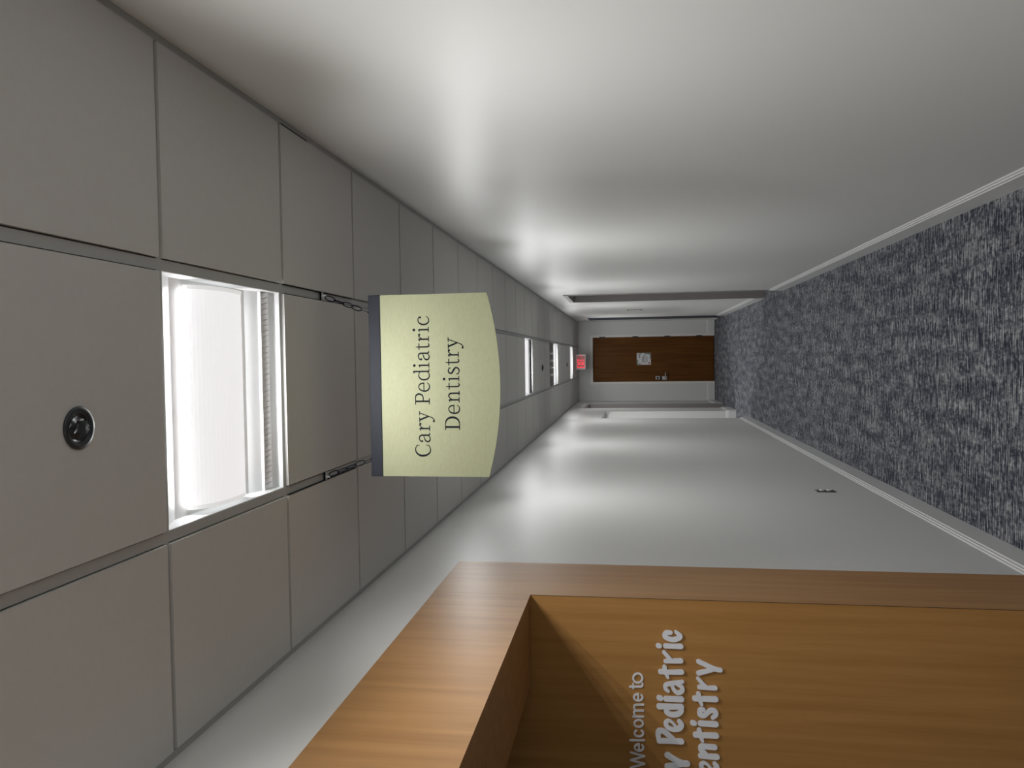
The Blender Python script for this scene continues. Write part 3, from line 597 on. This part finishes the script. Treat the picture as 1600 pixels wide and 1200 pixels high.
R([(xx, H0, lw), (xx, H1, lw)]); obj('letter', bm, M['exit_red'], ex); bm = bmesh.new(); xx += .014
R([(xx, H1-.006, lw), (xx+.046, H1-.006, lw)]); R([(xx+.023, H0, lw), (xx+.023, H1, lw)]); obj('letter', bm, M['exit_red'], ex)
bm = bmesh.new(); R([(e1-.022, zm+.022, .007), (e1-.008, zm, .007)]); R([(e1-.022, zm-.022, .007), (e1-.008, zm, .007)]); obj('arrow', bm, M['exit_red'], ex)
# ------------------------------------------------------------------ paper notice on the far door
nt_ = thing('paper_notice', 'white paper notice with green leaf border taped to the far brown door', 'notice', (-.042, YE+.0095, 1.402))
obj('sheet', boxes((-.121, .121, -.0012, 0, -.142, .142)), M['paper'], nt_)
random.seed(3)
for (ax, az, bx_, bz, nn) in ((-.11, .13, -.02, .133, 9), (-.112, .125, -.10, .06, 6), (.11, -.13, .0, -.135, 9), (.108, -.12, .11, -.02, 9), (.09, .12, .11, .05, 5)):
    bm = bmesh.new(); ribbon(bm, [(ax, az, .004), (bx_, bz, .004)], -.0016, -.001, smooth=False)
    for i in range(nn):
        t = i/(nn-1); x = ax+(bx_-ax)*t+random.uniform(-.006, .006); z = az+(bz-az)*t+random.uniform(-.006, .006); a = random.uniform(0, 3.1); r1, r2 = .014, .006
        if abs(x) > .108: x = math.copysign(.106, x)
        if abs(z) > .128: z = math.copysign(.127, z)
        prism(bm, [(x+r1*math.cos(q*.785)*math.cos(a)-r2*math.sin(q*.785)*math.sin(a), z+r1*math.cos(q*.785)*math.sin(a)+r2*math.sin(q*.785)*math.cos(a)) for q in range(8)], lambda p: (p[0], -.0018-.00002*i, p[1]), lambda p: (p[0], -.001, p[1]))
    obj('leaf_border', bm, M['leaf'], nt_)
for z, a, b, hgt in ((.085, .02, .085, .022), (.028, -.07, .05, .014), (.008, -.06, .07, .010), (-.022, -.09, .09, .014), (-.05, -.07, .06, .008), (-.07, -.06, .05, .006)):
    bm = bmesh.new(); x = a; box(bm, a, b, -.0014, -.001, z-hgt*.18, z+hgt*.18)
    while x < b:
        w_ = random.uniform(.008, .022); box(bm, x, min(x+w_, b), -.0016, -.001, z-hgt/2, z+hgt/2); x += w_+.005
    obj('printed_line', bm, M['print_'], nt_)
bm = bmesh.new(); lathe(bm, [(.0001, 0), (.018, 0), (.018, .0006), (.0001, .0006)], -.085, -.0018, -.108, 16, 'Y'); obj('printed_badge', bm, M['rose'], nt_)
# ------------------------------------------------------------------ room plaque and outlet
rp = thing('room_plaque', 'thin dark room plaque seen edge-on on the right wall between its two doorways', 'plaque', (XR, 12.2, 1.612))
obj('plaque', boxes((-.006, .0, -.075, .075, -.113, .113)), M['plate'], rp, bevel=.001)
obj('insert', boxes((-.0075, -.006, -.065, .065, -.09, .09)), M['frame'], rp)
ot = thing('wall_outlet', 'small grey double electrical outlet low on the left wall above the baseboard', 'outlet', (XL, 5.275, .452))
obj('plate', boxes((0, .006, -.036, .036, -.058, .058)), M['plate'], ot, bevel=.002)
for z in (-.021, .021):
    bm = bmesh.new(); lathe(bm, [(.0001, .0), (.0165, .0), (.0165, .010), (.0155, .0125), (.0001, .0125)], .002, 0, z, 20, 'X'); sk = obj('receptacle', bm, M['socket'], ot)
    bb = bmesh.new()
    for q in (-.006, .006): box(bb, .0142, .0148, q-.001, q+.001, z-.002, z+.006)
    obj('slot', bb, M['gap'], sk)
